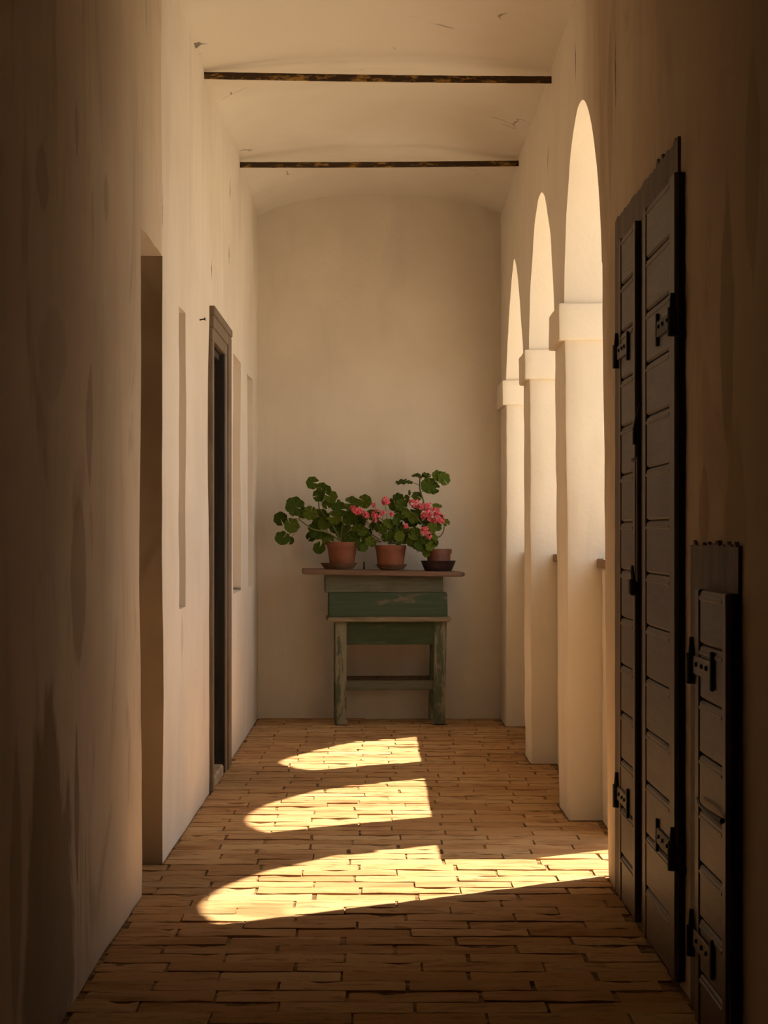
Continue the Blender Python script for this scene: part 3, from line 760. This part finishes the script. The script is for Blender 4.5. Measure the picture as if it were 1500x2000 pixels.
def add_flower(root, c, r, start, n=None):
    R = random.Random(int(c[0] * 1e5) + int(r * 1e5)); V = []; Fc = []
    n = n or max(5, int(5 + r * 260))
    c = Vector(c)
    for i in range(n):
        d = Vector((R.gauss(0, 1), R.gauss(0, 1) - 0.7, R.gauss(0, 1) + 0.2)).normalized()
        ctr = c + Vector((d.x * r * R.uniform(.55, .95), d.y * r * .8, d.z * r * R.uniform(.5, .85)))
        fr = max(0.009, min(0.013, r * .4))
        a = d.orthogonal().normalized(); b = d.cross(a); ph = R.uniform(0, 6.28)
        for k in range(5):
            th = ph + k * 2 * math.pi / 5; u = a * math.cos(th) + b * math.sin(th); w = d.cross(u)
            n0 = len(V); lift = d * fr * R.uniform(.15, .5)
            pts = [ctr, ctr + u * fr * .55 + w * fr * .42 + lift * .4, ctr + u * fr * 1.0 + w * fr * .30 + lift, ctr + u * fr * 1.05 - w * fr * .30 + lift, ctr + u * fr * .55 - w * fr * .42 + lift * .4]
            V += [p - root.location for p in pts] + [p - root.location - d * fr * .10 for p in pts]
            Fc += [tuple(range(n0, n0 + 5)), tuple(range(n0 + 9, n0 + 4, -1))] + [(n0 + i2, n0 + 5 + i2, n0 + 5 + (i2 + 1) % 5, n0 + (i2 + 1) % 5) for i2 in range(5)]
    o = link('flower_head', mesh('flower_head', V, Fc), 'pink_petal', root)
    bm = bmesh.new(); s = Vector(start) - root.location; e = c - root.location
    tube_into(bm, smooth_path([s, (s + e) / 2 + Vector((R.uniform(-.01, .01), 0, .01)), e], 3), 0.0022, 0.0018, 5)
    link('flower_stalk', from_bm('flower_stalk', bm, 60), 'plant_stalk', o)
    o['label'] = 'pink flower cluster'
    return o
def fn(tilt=0.5):   # leaf normal roughly toward the viewer and up
    return (rnd.uniform(-tilt, tilt), -1.0, rnd.uniform(-0.15, tilt + 0.25))
S = PY / F

# --- first plant: long leggy, big leaves
g1 = geranium(668, {'z': ztop(668) + 0.0095}, 'leggy geranium with large leaves and no flowers in terracotta pot')
hp = Zp(1053) - 0.02
def pot(root, rb, rt, z1, mat, rim=0.0, rimh=0.03, name='pot'):
    if rim: prof = [(0.01, 0), (rb, 0), (rt - rim, z1 - rimh), (rt, z1 - rimh), (rt + .002, z1), (rt - .007, z1), (rt - rim - .006, z1 - rimh), (rb - .006, 0.012), (0.01, .012)]
    else: prof = [(0.01, 0), (rb, 0), (rb + (rt - rb) * .85, z1 * .84), (rt, z1 * .85), (rt + .002, z1), (rt - .008, z1), (rb - .006, 0.012), (0.01, .012)]
    p = lathe(name, prof, mat, root)
    lathe('soil', [(0.005, z1 - .05), (rt - .014, z1 - .05), (rt - .014, z1 - .022), (rt * .5, z1 - .014), (0.005, z1 - .012)], 'soil', root)
    return p
pot(g1, pxm(23), pxm(30), (1103 - 1055) * S + 0.006, 'terracotta', 0.004, 0.034)
W = lambda px, py, dy=0.0: P(px, py, PY + dy)
base1 = W(664, 1056)
add_stem(g1, [base1, W(640, 1040, -.03), W(612, 1034, -.05), W(598, 1025, -.06), W(583, 1013, -.06)], 0.006, 0.0035)
add_stem(g1, [base1, W(652, 1030, .0), W(632, 1005, .0), W(623, 990, .0), W(622, 968, .0), W(617, 948, .0)], 0.006, 0.003)
add_stem(g1, [W(666, 1056), W(668, 1030, .02), W(675, 1005, .03), W(684, 990, .03)], 0.006, 0.003)
L1 = [(611, 943, 11, 617, 950), (629, 953, 9, 620, 960), (638, 957, 8, 620, 962), (622, 968, 11, 622, 978), (645, 970, 12, 623, 985), (577, 990, 17, 600, 993),
      (606, 1001, 12, 590, 1015), (548, 1014, 12, 583, 1013), (569, 1026, 13, 585, 1015), (552, 1051, 13, 585, 1030), (567, 1056, 7, 588, 1028), (625, 1010, 15, 640, 1040),
      (624, 1034, 18, 640, 1042), (607, 1049, 9, 630, 1040), (624, 1070, 11, 645, 1045), (641, 1053, 11, 655, 1050), (638, 986, 8, 624, 988), (656, 986, 11, 668, 1010),
      (653, 1010, 12, 668, 1020), (665, 995, 13, 670, 1020), (686, 984, 13, 680, 1000), (712, 979, 12, 690, 1005), (685, 1012, 14, 675, 1025), (658, 1030, 15, 662, 1045),
      (676, 1042, 16, 668, 1050), (690, 1052, 13, 672, 1052), (700, 1036, 12, 674, 1048), (590, 1002, 9, 585, 1013), (634, 1022, 11, 640, 1040), (696, 1015, 11, 680, 1010), (707, 1068, 9, 680, 1050)]
for (x, y, r, sx, sy) in L1:
    dy = rnd.uniform(-0.07, 0.05)
    nr = fn(0.35)
    add_leaf(g1, W(x, y, dy), r * S * 1.12, nr, W(sx, sy, dy * .5), rnd.uniform(0, 6.28))
# --- second plant: bushy, flowering
g2 = geranium(763, {'z': ztop(763) + 0.0095}, 'bushy geranium with pink flowers in the middle terracotta pot')
pot(g2, pxm(25), pxm(30), (1103 - 1060) * S + 0.006, 'terracotta', 0.004, 0.030)
base2 = W(763, 1062)
for (x, y) in ((725, 1030), (750, 1015), (780, 1012), (808, 1030), (830, 1050)):
    add_stem(g2, [base2 + Vector((rnd.uniform(-.02, .02), 0, 0)), W((x + 763) / 2, 1042, -.02), W(x, y, -.02)], 0.005, 0.003)
R2 = random.Random(21)
def inside(x, y):
    top = 1008 + 10 * math.sin(x * .11) if x < 800 else 1012 + (x - 800) * 0.4
    bot = 1058 + (14 if 800 < x < 845 else 0) + (6 if x < 735 else 0)
    return top < y < bot and 703 < x < 848
cnt = 0
while cnt < 62:
    x = R2.uniform(700, 850); y = R2.uniform(1000, 1085)
    if not inside(x, y): continue
    dy = R2.uniform(-0.11, 0.07)
    add_leaf(g2, W(x, y, dy), R2.uniform(7.5, 11.0) * S, fn(0.5), W(x * .45 + 763 * .55, min(1058, y + 14), dy * .4), R2.uniform(0, 6.28)); cnt += 1
for (x, y, r) in ((833, 1080, 8), (826, 1070, 9), (842, 1062, 10), (846, 1052, 9), (762, 1071, 4), (711, 1070, 8), (838, 1068, 9), (820, 1060, 10)):
    add_leaf(g2, W(x, y, -0.08), r * S, fn(0.4), W(x * .6 + 763 * .4, y - 20, -.05), R2.uniform(0, 6.28))
for (x, y, r) in ((695, 995, 12), (714, 1007, 8), (735, 1005, 11), (748, 1003, 7), (764, 1004, 5), (753, 979, 10), (729, 986, 5), (792, 1027, 6), (830, 1038, 11), (838, 1047, 7), (703, 999, 8), (732, 1015, 6)):
    add_flower(g2, W(x, y, -0.11 + (0.05 if y < 995 else 0)), r * S, W(x * .7 + 763 * .3, y + 32, -.05))
# --- third plant: tall stalk, pink flowers, small brown pot
g3 = geranium(857, {'z': ztop(857) + 0.0095}, 'tall thin geranium with pink flowers in the smaller brown pot')
pz = g3.location.z
pot(g3, pxm(22), pxm(25), (1101 - 1062) * S + 0.003, 'brown_plastic', 0.007, 0.034)
b3 = W(852, 1063)
add_stem(g3, [b3, W(842, 1040), W(832, 1005), W(826, 975, -.01), W(820, 955, -.01), W(820, 936, -.01)], 0.007, 0.004)
add_stem(g3, [b3, W(836, 1038, -.03), W(815, 1012, -.04), W(800, 998, -.05), W(790, 990, -.05)], 0.005, 0.003)
add_stem(g3, [b3, W(850, 1052, .02), W(860, 1047, .02), W(866, 1038, .02), W(868, 1026, .02)], 0.005, 0.004)
add_stem(g3, [b3, W(846, 1035, -.02), W(852, 1010, -.03)], 0.004, 0.003)
for (x, y, r, sx, sy, nr) in ((823, 930, 12, 820, 938, (0.1, -.35, 1)), (812, 929, 7, 820, 936, (-.2, -.4, 1)), (834, 928, 8, 820, 938, (.3, -.5, 1)), (786, 942, 12, 819, 948, (-.15, -.40, 1)),
                              (798, 942, 7, 819, 948, (.2, -.5, 1)), (838, 948, 14, 822, 962, (.1, -1, .1)), (847, 953, 11, 822, 962, (.2, -1, 0)), (856, 930, 11, 824, 955, (.3, -1, .5)), (867, 936, 12, 824, 955, (.5, -1, .2)),
                              (772, 984, 13, 800, 997, (-.2, -1, .2)), (784, 987, 11, 800, 997, (.1, -1, .3)), (777, 974, 10, 798, 996, (0, -1, .4)), (815, 970, 9, 828, 978, (.1, -1, .5)), (794, 975, 8, 822, 963, (-.7, -.6, .1)),
                              (799, 962, 5, 822, 962, (1, -.5, 0)), (852, 989, 7, 840, 1000, (.2, -.7, .8)), (858, 988, 5, 840, 1000, (.4, -.7, .8)), (871, 1021, 7, 867, 1030, (.2, -1, .5)), (812, 996, 10, 815, 1012, (0, -1, .3)),
                              (822, 1015, 10, 826, 1030, (.2, -1, .4)), (853, 1028, 9, 848, 1045, (.3, -1, .5)), (808, 1012, 10, 815, 1020, fn(.3)), (780, 1000, 10, 800, 1000, fn(.3)), (790, 1008, 9, 805, 1005, fn(.3)),
                              (848, 1062, 8, 850, 1058, fn(.4)), (838, 1056, 9, 845, 1050, fn(.4)), (831, 1025, 9, 838, 1035, fn(.3))):
    dy = rnd.uniform(-0.05, 0.03)
    add_leaf(g3, W(x, y, dy), r * S * 1.1, nr, W(sx, sy, dy * .3), rnd.uniform(0, 6.28))
for (x, y, r) in ((809, 981, 12), (823, 989, 9), (836, 989, 10), (834, 1003, 10), (841, 1011, 11), (857, 1011, 12), (851, 999, 10), (848, 1018, 8), (864, 1017, 7), (826, 1008, 7)):
    add_flower(g3, W(x, y, -0.06 + rnd.uniform(-.02, .03)), r * S, W(845, 1042, -.02))
# peg on the tabletop
pg = lathe('peg', [(0.006, 0), (0.0065, 0.006), (0.005, 0.03), (0.0055, 0.050), (0.002, 0.053)], 'iron', None, 10)
pg.location = (P(711, 1105, PY - .05).x, PY - 0.05, ztop(711)); tag(pg, 'thin dark upright peg on the tabletop between two pots', 'peg')
